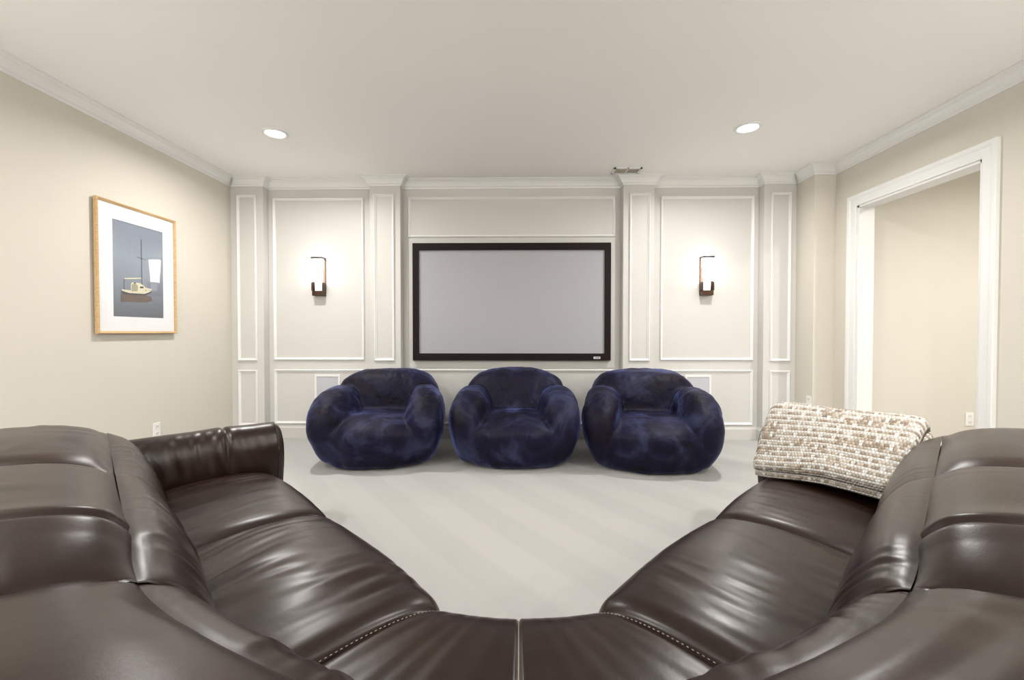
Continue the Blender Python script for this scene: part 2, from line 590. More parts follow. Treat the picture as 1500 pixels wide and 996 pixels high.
# cased opening
door = struct(empty('door_1', (XR, (DY0 + DY1) / 2, 0)))
def dpart(name, V, Fc):
    V = [(x - XR, y - (DY0 + DY1) / 2, z) for x, y, z in V]
    return mesh_obj(name, V, Fc, M_TRIM, door)
cw = 0.1
cp = [(0.0, 0.0), (0.0, 0.012), (0.012, 0.017), (0.06, 0.019), (0.072, 0.026), (0.094, 0.028), (cw, 0.024), (cw, 0.0)]   # (outward from opening, proud)
for side, xs in ((-1, XR), (1, XR + WT)):
    corners = [(DY1, 0.0, 1, 0), (DY1, DZ, 1, 1), (DY0, DZ, -1, 1), (DY0, 0.0, -1, 0)]
    V, Fc = [], []
    for (yy, zz, sy, sz) in corners:
        for (o, h) in cp:
            V.append((xs + side * h, yy + sy * o, zz + sz * o))
    dpart('door_casing', V, grid_faces(4, len(cp)))
def dbox(name, x0, x1, y0, y1, z0, z1):
    yc = (DY0 + DY1) / 2
    return box(name, x0 - XR, x1 - XR, y0 - yc, y1 - yc, z0, z1, M_TRIM, door)
dbox('jamb', XR - 0.002, XR + WT + 0.002, DY1 - 0.018, DY1, 0, DZ)
dbox('jamb', XR - 0.002, XR + WT + 0.002, DY0, DY0 + 0.018, 0, DZ)
dbox('head_jamb', XR - 0.002, XR + WT + 0.002, DY0, DY1, DZ - 0.018, DZ)

# ---------------------------------------------------------------- lamps
def can_light(x, y, label):
    t = empty('ceiling_downlight', (x, y, CEIL))
    tag(t, label, 'ceiling light', 'recessed ceiling downlights')
    n = 40
    prof = [(0.098, 0.0), (0.098, -0.006), (0.090, -0.011), (0.080, -0.012), (0.072, -0.006)]
    V, Fc = [], []
    for k in range(n + 1):
        a = 2 * math.pi * k / n
        for (r, z) in prof:
            V.append((r * math.cos(a), r * math.sin(a), z))
    mesh_obj('trim_ring', V, grid_faces(n + 1, len(prof)), M_TRIM, t, True)
    V, Fc = [(0, 0, -0.016)], []
    rings = [(0.03, -0.015), (0.055, -0.012), (0.072, -0.005)]
    for (r, z) in rings:
        for k in range(n):
            a = 2 * math.pi * k / n
            V.append((r * math.cos(a), r * math.sin(a), z))
    for k in range(n):
        Fc.append((0, 1 + (k + 1) % n, 1 + k))
        for q in range(2):
            Fc.append((1 + q * n + k, 1 + q * n + (k + 1) % n, 1 + (q + 1) * n + (k + 1) % n, 1 + (q + 1) * n + k))
    mesh_obj('lens', V, Fc, M_LENS, t, True)
    ld = bpy.data.lights.new('downlight_lamp', 'AREA')
    ld.shape = 'DISK'
    ld.size = 0.14
    ld.energy = CAN_POWER
    ld.color = WARM
    ld.spread = R(165)
    lo = bpy.data.objects.new('downlight_lamp', ld)
    lo.location = (0, 0, -0.022)
    link(lo, t)
    return t
can_light(-1.93, 3.46, 'round white ceiling downlight glowing above the framed sailboat side of the room')
can_light(1.765, 3.42, 'round white ceiling downlight glowing on the cased opening side of the room')
for (x, y, where) in ((-1.9, 1.0, 'above the sofa wing on the sailboat picture side'), (1.8, 1.0, 'above the sofa wing with the throw'),
                      (-1.9, -1.4, 'behind the sofa towards the sailboat picture wall'), (1.8, -1.4, 'behind the sofa towards the cased opening wall')):
    can_light(x, y, 'added unseen ceiling downlight ' + where)  # four out-of-view downlights, added to brighten the room
added_hall_can = can_light(4.1, 2.2, 'added unseen ceiling downlight in the hall beyond the cased opening')  # added out of view to brighten the hall
for c in added_hall_can.children:
    if c.type == 'LIGHT':
        c.data = c.data.copy()
        c.data.energy = ADDED_HALL_POWER

def sconce(loc, rz, label, shade_mat, power=0.0):
    t = empty('wall_sconce', loc, rz)
    tag(t, label, 'wall lamp', 'bronze wall sconces')
    box('back_plate', -0.056, 0.056, -0.014, 0, 0.0, 0.395, M_BRONZE, t, bevel=0.003)
    # bronze cradle that holds the foot of the glass
    bm = bmesh.new()
    add_box(bm, -0.056, 0.056, -0.085, -0.014, 0.0, 0.05, 0.004)
    bm_obj('cradle', bm, M_BRONZE, t)
    for s in (-1, 1):
        bm = bmesh.new()
        add_box(bm, s * 0.056 - 0.006, s * 0.056 + 0.006, -0.085, -0.014, 0.05, 0.135, 0.002)
        bm_obj('side_bar', bm, M_BRONZE, t)
    box('cross_bar', -0.05, 0.05, -0.092, -0.085, 0.130, 0.140, M_STEEL, t, bevel=0.002)
    # top bracket
    bm = bmesh.new()
    add_box(bm, -0.06, 0.06, -0.098, -0.084, 0.380, 0.397, 0.002)
    for s in (-1, 1):
        add_box(bm, s * 0.055 - 0.005, s * 0.055 + 0.005, -0.085, -0.01, 0.385, 0.397, 0.002)
    bm_obj('top_bar', bm, M_STEEL, t)
    # tapered glass, wide at the top
    def glass(z0, z1, w0, w1, d0, d1, mat, name):
        V, n, rows = [], 20, 3
        for i in range(rows):
            f = i / (rows - 1)
            w, d = w0 + (w1 - w0) * f, d0 + (d1 - d0) * f
            for k in range(n):
                a = 2 * math.pi * k / n
                ca, sa = math.cos(a), math.sin(a)
                V.append((w * math.copysign(abs(ca) ** 0.6, ca), -0.052 + d * math.copysign(abs(sa) ** 0.6, sa), z0 + (z1 - z0) * f))
        Fc = grid_faces(rows, n, True)
        Fc.append(tuple(range(n))[::-1])
        Fc.append(tuple(range((rows - 1) * n, rows * n)))
        return mesh_obj(name, V, Fc, mat, t, True)
    glass(0.14, 0.375, 0.036, 0.052, 0.026, 0.034, shade_mat, 'glass_shade')
    glass(0.035, 0.138, 0.032, 0.036, 0.024, 0.026, M_SHADELOW, 'glass_foot')
    if power > 0:  # point lamp for the added fill sconces only
        ld = bpy.data.lights.new('added_sconce_lamp', 'POINT')
        ld.energy = power
        ld.color = WARM
        ld.shadow_soft_size = 0.05
        lo = bpy.data.objects.new('added_sconce_lamp', ld)
        lo.location = (0, -0.07, 0.45)
        link(lo, t)
sconce((CX - 2.0, YW, 1.49), 0, 'bronze wall sconce with tapered glowing glass on the panel nearer the sailboat picture', M_SHADE)
sconce((CX + 2.0, YW, 1.49), 0, 'bronze wall sconce with tapered glowing glass on the panel nearer the cased opening', M_SHADE)
for (x, y, rz, where) in ((XL, 0.1, 90, 'the wall of the sailboat picture beside the sofa'), (XR, 0.1, -90, 'the wall of the cased opening beside the sofa'),
                          (-1.6, YB, 180, 'the rear wall towards the sailboat picture side'), (1.6, YB, 180, 'the rear wall towards the cased opening side')):
    sconce((x, y, 1.49), R(rz), 'added unseen bronze wall sconce for fill light on ' + where, M_SHADE_ADDED, ADDED_SCONCE_POWER)  # out-of-view sconces, added to throw light up onto ceiling and walls

# ---------------------------------------------------------------- projection screen
SX, SZ0, SZ1 = 1.022, 0.822, 2.032
scr = empty('projector_screen', (CX, YW - 0.009, SZ0))
tag(scr, 'fixed frame projection screen with black border on the panelled wall', 'projector screen')
box('screen_surface', -0.98, 0.98, -0.024, -0.018, 0.06, SZ1 - SZ0 - 0.06, M_SCREEN, scr)
fw_, fh = 0.062, SZ1 - SZ0
def rail(name, c0, c1, c2, c3):
    """mitred flat rail: outer edge c0-c1, inner edge c2-c3 (x,z), with a bevelled inner lip"""
    y0, y1 = -0.045, 0.0
    V = [(c[0], y0, c[1]) for c in (c0, c1, c2, c3)] + [(c[0], y1, c[1]) for c in (c0, c1, c2, c3)]
    Fc = [(0, 1, 2, 3), (4, 7, 6, 5), (0, 4, 5, 1), (1, 5, 6, 2), (2, 6, 7, 3), (3, 7, 4, 0)]
    r = mesh_obj(name, V, Fc, M_SCREENFRAME, scr)
    def mid(a, b, f):
        return (a[0] + (b[0] - a[0]) * f, a[1] + (b[1] - a[1]) * f)
    e0, e1 = mid(c3, c0, 0.28), mid(c2, c1, 0.28)
    V = [(e0[0], y0 - 0.001, e0[1]), (e1[0], y0 - 0.001, e1[1]), (c2[0], -0.028, c2[1]), (c3[0], -0.028, c3[1]),
         (e0[0], -0.02, e0[1]), (e1[0], -0.02, e1[1])]
    mesh_obj('inner_bevel', V, [(0, 1, 2, 3), (4, 3, 2, 5), (0, 3, 4), (1, 5, 2), (0, 4, 5, 1)], M_BEVEL, r)
    return r
O = [(-SX, 0), (SX, 0), (SX, fh), (-SX, fh)]
I = [(-SX + fw_, 0.072), (SX - fw_, 0.072), (SX - fw_, fh - 0.072), (-SX + fw_, fh - 0.072)]
for k in range(4):
    rail('frame_rail', O[k], O[(k + 1) % 4], I[(k + 1) % 4], I[k])
bd = box('badge', 0.845, 0.915, -0.048, -0.0452, 0.016, 0.040, M_SILVER, scr, bevel=0.001, seg=1)
bd['label'] = 'small silver maker plate'
box('badge_lettering', 0.855, 0.905, -0.0486, -0.0481, 0.024, 0.032, M_BADGEINK, bd)

# ---------------------------------------------------------------- in-wall speakers
def speaker(x0, x1, label):
    t = empty('wall_speaker', ((x0 + x1) / 2, YW, 0.30))
    tag(t, label, 'speaker', 'white in-wall speakers')
    w, h = (x1 - x0) / 2, 0.368
    bm = bmesh.new()
    f = 0.02
    for b_ in ((-w, w, 0, f), (-w, w, h - f, h), (-w, -w + f, f, h - f), (w - f, w, f, h - f)):
        add_box(bm, b_[0], b_[1], -0.012, 0, b_[2], b_[3], 0.0)
    bm_obj('speaker_frame', bm, M_TRIM, t)
    box('grille', -w + f, w - f, -0.007, 0, f, h - f, M_GRILLE, t)
speaker(CX - 2.069, CX - 1.80, 'white rectangular in-wall speaker behind the armchair nearer the sailboat picture')
speaker(CX + 1.80, CX + 2.069, 'white rectangular in-wall speaker behind the armchair nearer the cased opening')

# ---------------------------------------------------------------- ceiling vent
vt = empty('air_vent', (1.05, 4.30, CEIL))
tag(vt, 'small white rectangular air vent in the ceiling above a pilaster', 'air vent')
bm = bmesh.new()
VW, VH = 0.135, 0.075
for b_ in ((-VW, VW, -VH, -VH + 0.02), (-VW, VW, VH - 0.02, VH), (-VW, -VW + 0.02, -VH, VH), (VW - 0.02, VW, -VH, VH), (-0.006, 0.006, -VH, VH)):
    add_box(bm, b_[0], b_[1], b_[2], b_[3], -0.010, 0.0)
bm_obj('vent_frame', bm, M_TRIM, vt)
for s in (-1, 1):
    bm = bmesh.new()
    x0, x1 = sorted((s * 0.006, s * (VW - 0.02)))
    add_box(bm, x0, x1, -VH + 0.02, VH - 0.02, -0.003, -0.0005)
    g = bm_obj('vent_grille', bm, M_VENT, vt)
    bm = bmesh.new()
    for k in range(9):
        yy = -VH + 0.026 + k * (2 * VH - 0.052) / 8
        add_box(bm, x0, x1, yy - 0.0035, yy + 0.0035, -0.008, -0.003)
    bm_obj('louvre', bm, M_VENT, g)

# ---------------------------------------------------------------- outlets
def outlet(loc, rz, label):
    t = empty('power_outlet', loc, rz)
    tag(t, label, 'outlet', 'white wall outlets')
    box('cover_plate', -0.036, 0.036, -0.007, 0, -0.06, 0.06, M_PLATE, t, bevel=0.003)
    for s in (-1, 1):
        q = box('socket', -0.017, 0.017, -0.009, -0.006, s * 0.028 - 0.018, s * 0.028 + 0.018, M_PLATE, t, bevel=0.003)
        bm = bmesh.new()
        for xx in (-0.007, 0.007):
            add_box(bm, xx - 0.0015, xx + 0.0015, -0.0096, -0.0088, s * 0.028 - 0.005, s * 0.028 + 0.007)
        bm_obj('slots', bm, M_SLOT, q)
outlet((XL, 3.51, 0.315), R(90), 'white wall outlet low on the wall below the sailboat picture')
outlet((4.03, 3.96, 0.335), 0, 'white wall outlet on the hall wall inside the cased opening')
outlet((XC, 4.245, 0.44), R(-90), 'white wall outlet on the side of the boxed-out corner')

# ---------------------------------------------------------------- framed picture on the left wall
PY0, PY1, PZ0, PZ1 = 2.995, 3.70, 1.102, 2.06
pic = empty('framed_picture', (XL, (PY0 + PY1) / 2, PZ0))
tag(pic, 'oak framed print of a moored sailboat in mist with white mat', 'picture')
PC = Vector((XL, (PY0 + PY1) / 2, PZ0))
def pp(name, V, Fc, mat, parent=None):
    """geometry given in room coordinates; stored relative to the picture"""
    return mesh_obj(name, [Vector(v) - PC for v in V], Fc, mat, parent or pic)
prof = [(0.0, 0.012), (0.0, 0.034), (0.005, 0.039), (0.010, 0.037), (0.014, 0.032), (0.019, 0.030), (0.019, 0.014)]
cor = [(PY0, PZ0, 1, 1), (PY1, PZ0, -1, 1), (PY1, PZ1, -1, -1), (PY0, PZ1, 1, -1)]
for k in range(4):
    V = []
    for (yy, zz, sy, sz) in (cor[k], cor[(k + 1) % 4]):
        for (o, h) in prof:
            V.append((XL + h, yy + sy * o, zz + sz * o))
    pp('frame_rail', V, grid_faces(2, len(prof), True), M_OAK)
def quad(x, y0, y1, z0, z1):
    return [(x, y0, z0), (x, y1, z0), (x, y1, z1), (x, y0, z1)], [(0, 1, 2, 3)]
f = 0.016
IY0, IY1, IZ0, IZ1 = 3.126, 3.572, 1.228, 1.935
# mat board with a window
V = []
for x in (XL + 0.023, XL + 0.020):
    V += [(x, PY0 + f, PZ0 + f), (x, PY1 - f, PZ0 + f), (x, PY1 - f, PZ1 - f), (x, PY0 + f, PZ1 - f),
          (x, IY0, IZ0), (x, IY1, IZ0), (x, IY1, IZ1), (x, IY0, IZ1)]
Fc = []
for k in range(4):
    j = (k + 1) % 4
    Fc.append((k, j, 4 + j, 4 + k))
    Fc.append((4 + k, 4 + j, 12 + j, 12 + k))
pp('mat_board', V, Fc, M_MAT)
pr_ = mesh_obj('print', [], [], None, pic)
V, Fc = quad(XL + 0.019, IY0 - 0.006, IY1 + 0.006, IZ0 - 0.006, IZ1 + 0.006)
sea = mesh_obj('sea_print', V, Fc, M_SEA, pic)
sea.location = -PC          # keeps object coordinates equal to room coordinates for the print's colours
bpy.data.objects.remove(pr_)
def P(a, b):   # a across 0..1 in viewing order (left = nearer the camera side), b up 0..1
    return (IY0 + a * (IY1 - IY0), IZ0 + b * (IZ1 - IZ0))
def decal(name, pts, mat, lift):
    x = XL + 0.0192 + lift * 0.0003
    return pp(name, [(x, *P(a, b)) for a, b in pts], [tuple(range(len(pts)))], mat)
decal('boat_reflection', [(0.14, 0.155), (0.30, 0.16), (0.60, 0.165), (0.77, 0.19), (0.74, 0.235), (0.62, 0.25), (0.14, 0.245)], M_REFL, 1)
decal('hull_shadow', [(0.15, 0.25), (0.22, 0.235), (0.62, 0.245), (0.76, 0.29), (0.15, 0.285)], M_INK, 2)
decal('hull', [(0.16, 0.272), (0.30, 0.255), (0.60, 0.262), (0.70, 0.285), (0.765, 0.325), (0.62, 0.335), (0.33, 0.285), (0.16, 0.287)], M_HULL, 3)
decal('cabin', [(0.33, 0.27), (0.62, 0.30), (0.62, 0.335), (0.56, 0.365), (0.50, 0.375), (0.36, 0.375), (0.33, 0.355)], M_HULL, 4)
decal('cockpit_cover', [(0.34, 0.275), (0.46, 0.283), (0.47, 0.345), (0.42, 0.362), (0.35, 0.352)], M_HULLD, 5)
decal('cabin_window', [(0.51, 0.318), (0.585, 0.326), (0.58, 0.342), (0.51, 0.338)], M_INK, 5)
decal('hatch', [(0.385, 0.36), (0.43, 0.363), (0.43, 0.375), (0.385, 0.373)], M_INK, 6)
decal('porthole', [(0.615, 0.296), (0.64, 0.298), (0.64, 0.306), (0.615, 0.304)], M_INK, 5)
decal('mast', [(0.545, 0.36), (0.559, 0.36), (0.559, 0.86), (0.541, 0.86)], M_MAST, 6)
decal('spreader', [(0.45, 0.655), (0.645, 0.64), (0.645, 0.646), (0.45, 0.661)], M_MAST, 6)
decal('boom', [(0.20, 0.395), (0.54, 0.425), (0.54, 0.437), (0.20, 0.407)], M_HULL, 6)
decal('stern_rail', [(0.205, 0.285), (0.211, 0.285), (0.211, 0.40), (0.205, 0.40)], M_MAST, 6)
V, Fc = quad(XL + 0.027, PY0 + 0.017, PY1 - 0.017, PZ0 + 0.017, PZ1 - 0.017)
pp('glass', V, Fc, M_GLASS)

# ---------------------------------------------------------------- leather corner sofa
R2 = math.sqrt(2.0)
SOFA = empty('sectional_sofa', (0, 1.0, 0))
tag(SOFA, 'dark brown leather corner sofa with high padded backs and stitched seams', 'sofa')
SC = Vector((0, 1.0, 0))
V0 = -0.68          # plan offset of the seat front line
RA = 0.937          # radius of the curved corner back
CY = 1.537          # its centre on the room's axis
ARC = RA * math.pi / 4

def wing(u, vp, h, side):
    v = vp + V0
    return Vector((side * (u + v) / R2, (u - v) / R2, h))       # side -1 left, +1 right

def backpt(a, t, h, side):
    """a: run along the back's front line from the room axis; t: depth behind it"""
    if a < ARC:
        th = a / RA
        r = RA + t
        return Vector((side * r * math.sin(th), CY - r * math.cos(th), h))
    u = CY / R2 + (a - ARC)
    v = -0.15 + t
    return Vector((side * (u + v) / R2, (u - v) / R2, h))

def sofa_mesh(name, V, Fc, mat=M_LEATHER, parent=None, smooth=True):
    return mesh_obj(name, [Vector(v) - SC for v in V], Fc, mat, parent or SOFA, smooth)

def loft(name, fn, prof, nseg, L0, L1, disp, flip=False, parent=None, cap=True, nprof=90):
    """fn(a, p, q) -> Vector; prof: open list of (p, q) points; disp(a, s) -> push along the profile normal"""
    pts, tot = catmull(prof, nprof)
    nrm = []
    for j in range(nprof):
        d = pts[min(j + 1, nprof - 1)] - pts[max(j - 1, 0)]
        d.normalize()
        nrm.append(Vector((-d.y, d.x)))
    V = []
    for i in range(nseg):
        a = L0 + (L1 - L0) * i / (nseg - 1)
        for j in range(nprof):
            s = tot * j / (nprof - 1)
            q = pts[j] + nrm[j] * disp(a, s, tot)
            V.append(fn(a, q.x, q.y))
    Fc = grid_faces(nseg, nprof)
    if cap:
        Fc.append(tuple(range(nprof)))
        Fc.append(tuple(range((nseg - 1) * nprof, nseg * nprof))[::-1])
    if flip:
        Fc = [tuple(reversed(f)) for f in Fc]
    return sofa_mesh(name, V, Fc, M_LEATHER, parent), pts, nrm, tot

def endpinch(a, a0, a1, depth, w):
    d = min(a - a0, a1 - a)
    x = max(0.0, 1 - d / w)
    return -depth * (1 - math.sqrt(max(0.0, 1 - x * x)))

# --- seat profile (v', h), from the underside at the front, over the top to the back
SEATP = [(0.05, 0.10), (0.015, 0.14), (0.004, 0.25), (0.006, 0.335), (0.03, 0.395), (0.09, 0.428), (0.2, 0.442), (0.34, 0.438), (0.48, 0.42), (0.60, 0.40), (0.66, 0.36), (0.66, 0.12)]

def make_seat(side, u0, u1, seed, wr, lift=0.0):
    prof = [(p, q + (lift if q > 0.3 else 0)) for p, q in SEATP]
    def disp(a, s, tot):
        f = (a - u0) / (u1 - u0)
        d = 0.016 * (1 - (2 * f - 1) ** 2)
        d += endpinch(a, u0, u1, 0.032, 0.055)
        m = sstep(0.25, 0.45, s) * (1 - sstep(tot - 0.45, tot - 0.3, s))
        g = nz(a * 2.2 + seed, s * 2.2, seed)
        # folds run from front to back, fanning out, strongest towards the back
        w1 = nz(a * 26 + 3.0 * g, s * 4.0 + a * 5, seed + 4) * (0.3 + 0.7 * sstep(-0.1, 0.35, nz(a * 4, s * 3, seed + 9)))
        w2 = nz(a * 9 + g, s * 3.0, seed + 14)
        d += m * wr * (0.0065 * w1 + 0.007 * w2)
        mk = sstep(0.02, 0.3, nz(a * 3.5 + 7, s * 3, seed + 19))
        d += m * wr * 0.0 * mk * crease(nz(a * 15 + 2.5 * g + s * 3, s * 1.6, seed + 23), 0.22)
        d += 0.004 * g
        return d
    o, pts, nr, tot = loft('seat_cushion', lambda a, p, q: wing(a, p, q, side), prof, 110, u0, u1, disp, flip=(side > 0))
    return o
U_COR, U_MID, U_END = 0.935, 1.70, 2.40
for side, wr in ((-1, 1.0), (1, 0.55)):
    make_seat(side, U_COR, U_MID, 3.1 if side < 0 else 8.7, wr, 0.004)
    make_seat(side, U_MID, U_END, 12.4 if side < 0 else 17.9, wr * 0.8, 0.002)

# --- corner seat: two wedge halves that meet at a centre seam
def corner_pt(w, vp, h, side):
    # w = 0 at the wing seam, 1 on the axis
    pf0 = wing(U_COR, 0.0, 0, side)
    db0 = Vector((-side, -1)) / R2 if False else Vector((side, -1)) / R2
    x = pf0.x * (1 - w)
    yf = pf0.y - 0.016 * math.sin(w * math.pi / 2)
    dirv = Vector((side / R2, -1 / R2)).lerp(Vector((0, -1)), w)
    dirv.normalize()
    return Vector((x + dirv.x * vp, yf + dirv.y * vp, h))
CORP = [(p, q - (0.014 if q > 0.3 else 0)) for p, q in SEATP]
for side in (-1, 1):
    def disp(a, s, tot, side=side):
        d = 0.0
        x = max(0.0, 1 - a / 0.10)
        d += -0.018 * (1 - math.sqrt(max(0, 1 - x * x)))
        x = max(0.0, 1 - (1 - a) / 0.045)
        d += -0.010 * (1 - math.sqrt(max(0, 1 - x * x)))
        m = sstep(0.25, 0.45, s)
        d += m * 0.004 * nz(a * 3 * 0.6 + side, s * 3, 5.5)
        d += m * 0.0025 * nz(a * 11 + s * 3, s * 2.5, 21.5 + side)
        return d
    loft('corner_seat', lambda a, p, q, side=side: corner_pt(a, p, q, side), CORP, 70, 0.0, 1.0, disp, flip=(side > 0))

# --- backs
LUMBAR = [(0.02, 0.36), (-0.022, 0.42), (-0.026, 0.50), (-0.012, 0.575), (0.016, 0.635), (0.055, 0.683), (0.098, 0.712)]
TOP = [(0.098, 0.712), (0.14, 0.745), (0.20, 0.768), (0.29, 0.782), (0.39, 0.782), (0.47, 0.762), (0.52, 0.71), (0.535, 0.60), (0.535, 0.40), (0.525, 0.12), (0.40, 0.11)]
A_COR, A_MID, A_END = 0.635, 1.325, 2.06

def make_back(side, a0, a1, seed, drop_fn, inner_seam=None, thick=0.0, far_round=0.0, pinch=0.040):
    L = a1 - a0
    root = None
    def lower(a):
        return drop_fn(a)
    def dispT(a, s, tot):
        f = (a - a0) / L
        d = 0.014 * (1 - (2 * f - 1) ** 2) + thick
        d += endpinch(a, a0, a1, pinch, 0.02 + pinch * 1.8)
        if far_round > 0:
            x = max(0.0, 1 - (a1 - a) / 0.22)
            d -= far_round * (1 - math.sqrt(max(0, 1 - x * x)))
        # dip into the long seam
        d = d * sstep(-0.01, 0.07, s) - 0.004 * max(0.0, 1 - s / 0.012)
        if inner_seam is not None and s < 0.7:
            d -= 0.011 * math.exp(-((a - inner_seam) / 0.012) ** 2) - 0.008 * math.exp(-((a - inner_seam) / 0.07) ** 2)
        g = nz(a * 2.0 + seed, s * 2.0, seed)
        d += 0.007 * g
        w = nz(a * 5 + 2 * g, s * 24, seed + 3) * sstep(0.0, 0.4, nz(a * 3, s * 3, seed + 8))
        d += 0.0045 * w
        ws = nz(a * 17 + 3 * g + s * 4, s * 3.5, seed + 27) * sstep(-0.1, 0.3, nz(a * 3.5 + 5, s * 2.5, seed + 33))
        d += 0.0065 * ws * sstep(0.01, 0.06, s) * (1 - sstep(0.12, 0.36, s))
        return d
    def dispL(a, s, tot):
        d = 0.008 + 0.008 * (1 - (2 * (a - a0) / L - 1) ** 2)
        d += endpinch(a, a0, a1, 0.012, 0.035)
        if far_round > 0:
            x = max(0.0, 1 - (a1 - a) / 0.12)
            d -= far_round * 0.5 * (1 - math.sqrt(max(0, 1 - x * x)))
        g = nz(a * 3.0 + seed, s * 3.0, seed + 2)
        m = sstep(0.05, 0.2, s)
        w = nz(a * 38 + 4 * g, s * 4, seed + 6) * sstep(-0.15, 0.3, nz(a * 5, s * 2, seed + 11))
        d += m * 0.006 * w + 0.005 * g
        d += m * 0.0 * sstep(0.0, 0.3, nz(a * 4, s * 2, seed + 37)) * crease(nz(a * 22 + 3 * g, s * 1.5, seed + 41), 0.25)
        s2 = tot - s
        return d * sstep(-0.01, 0.06, s2) - 0.004 * max(0.0, 1 - s2 / 0.012)
    fn = lambda a, p, q: backpt(a, p, q - lower(a) * sstep(0.4, 0.68, q), side)
    root, *_ = loft('back_cushion', fn, TOP, int(L / 0.0065) + 20, a0, a1, dispT, flip=(side > 0), nprof=110)
    lum, *_ = loft('lumbar_panel', fn, LUMBAR, int(L / 0.0065) + 20, a0, a1, dispL, flip=(side > 0), parent=root, nprof=60)
    return root

def drop_corner(a):
    return 0.030 + 0.042 * (1 - sstep(0.0, 0.45, a))
for side in (-1, 1):
    sd = 31.0 if side < 0 else 57.0
    make_back(side, 0.0, A_COR, sd, drop_corner, pinch=0.030)
    make_back(side, A_COR, A_MID, sd + 7, lambda a: 0.026 * (1 - sstep(A_COR, A_COR + 0.2, a)), inner_seam=0.80)
    make_back(side, A_MID, A_END, sd + 13, lambda a: 0.004, far_round=0.05)
    # the upholstered frame the cushions are sewn to closes the gaps between them
    inner = [(0.03, 0.36)] + [(p + 0.030, q - 0.022) for p, q in LUMBAR[1:]] + [(p + 0.012, q - 0.042) for p, q in TOP[1:4]] + [(p - 0.03, q - 0.042) for p, q in TOP[4:]]
    loft('back_frame', lambda a, p, q, side=side: backpt(a, p, q - drop_corner(a) * (1 - sstep(0.45, 0.65, a)) * sstep(0.4, 0.68, q) - 0.004, side), inner, 120, 0.0, A_END - 0.06, lambda a, s, tot: 0.0, flip=(side > 0), nprof=70)

# --- arms
# cross-section (u, h) from the seat side over the crest to the outside
ARMP = [(2.43, 0.30), (2.402, 0.42), (2.392, 0.50), (2.398, 0.57), (2.425, 0.622), (2.475, 0.645), (2.54, 0.635), (2.59, 0.59), (2.61, 0.50), (2.61, 0.30), (2.60, 0.10)]
for side in (-1, 1):
    prof, tot = catmull(ARMP, 90)
    nr = []
    for j in range(90):
        d = (prof[min(j + 1, 89)] - prof[max(j - 1, 0)]).normalized()
        nr.append(Vector((-d.y, d.x)))
    V = []
    ns = 130
    vs = []
    cu, ch = 2.505, 0.40
    for i in range(ns):
        vp = -0.035 + 1.0 * i / (ns - 1) * 0.95
        x = max(0.0, 1 - (vp + 0.035) / 0.045)
        rd = 1 - 0.22 * (1 - math.sqrt(max(0, 1 - x * x)))
        for j in range(90):
            s = tot * j / 89
            g = nz(vp * 3 + side, s * 3, 77.0)
            d = 0.005 * g
            fold = nz(vp * 24 + 2.5 * g, s * 5, 71 + side) * (1 - sstep(0.30, 0.42, s)) * sstep(0.10, 0.2, vp + 0.08)
            d += 0.007 * fold
            d -= 0.010 * math.exp(-((vp - 0.215) / 0.008) ** 2)
            d += 0.006 * math.exp(-((vp - 0.215) / 0.08) ** 2)
            q = prof[j] + nr[j] * d
            u = cu + (q.x - cu) * rd
            h = ch + (q.y - ch) * (rd if q.y > ch else 1)
            V.append(wing(u, vp, h, side))
    Fc = grid_faces(ns, 90)
    Fc.append(tuple(range(90)))
    Fc.append(tuple(range((ns - 1) * 90, ns * 90))[::-1])
    if side > 0:
        Fc = [tuple(reversed(f_)) for f_ in Fc]
    arm = sofa_mesh('arm', V, Fc)
    # welt on the front edge of the arm
    w = []
    for j in range(4, 86, 2):
        q = prof[j]
        w.append(wing(cu + (q.x - cu) * 0.985, -0.004, ch + (q.y - ch) * (0.985 if q.y > ch else 1), side))
    tv, tf = tube_pts(w, 0.004, 6)
    sofa_mesh('welt', tv, tf, M_LEATHER, arm)

# --- hidden base under the cushions
for side in (-1, 1):
    V = []
    for h in (0.05, 0.30):
        for (u, vp) in ((0.95, 0.06), (2.56, 0.06), (2.56, 0.85), (0.95, 0.85)):
            V.append(wing(u, vp, h, side))
    sofa_mesh('base_frame', V, [(0, 1, 2, 3), (7, 6, 5, 4), (0, 4, 5, 1), (1, 5, 6, 2), (2, 6, 7, 3), (3, 7, 4, 0)], M_BASECLOTH, None, False)
    for (u, vp) in ((1.2, 0.10), (2.5, 0.10), (2.5, 0.80), (1.2, 0.80)):
        p = wing(u, vp, 0, side)
        V = []
        for (r, z) in ((0.022, 0.0), (0.026, 0.012), (0.030, 0.055)):
            for k in range(12):
                a = 2 * math.pi * k / 12
                V.append((p.x + r * math.cos(a), p.y + r * math.sin(a), z))
        sofa_mesh('foot', V, grid_faces(3, 12, True) + [tuple(range(12))[::-1], tuple(range(24, 36))], M_FOOT)

# --- visible contrast stitching
def stitches(pts, name='stitching', step=0.011, r=0.0011, keep=0.65):
    V, Fc = [], []
    P_, tot = catmull([tuple(p) for p in pts], max(8, int(sum((Vector(pts[i + 1]) - Vector(pts[i])).length for i in range(len(pts) - 1)) / step) * 2))
    for i in range(0, len(P_) - 1, 2):
        a, b_ = P_[i], P_[i].lerp(P_[i + 1], keep * 1.3)
        tv, tf = tube_pts([a, b_], r, 5)
        o = len(V)
        V += tv
        Fc += [tuple(k + o for k in f_) for f_ in tf]
    return sofa_mesh(name, V, Fc, M_THREAD, None, False)
SEAT_PTS, SEAT_TOT = catmull(SEATP, 60)
for side in (-1, 1):
    line = [wing(U_COR - 0.012, p.x, p.y - 0.012, side) for p in SEAT_PTS if 0.36 < p.y and 0.0 < p.x < 0.6]
    stitches(line[2:])

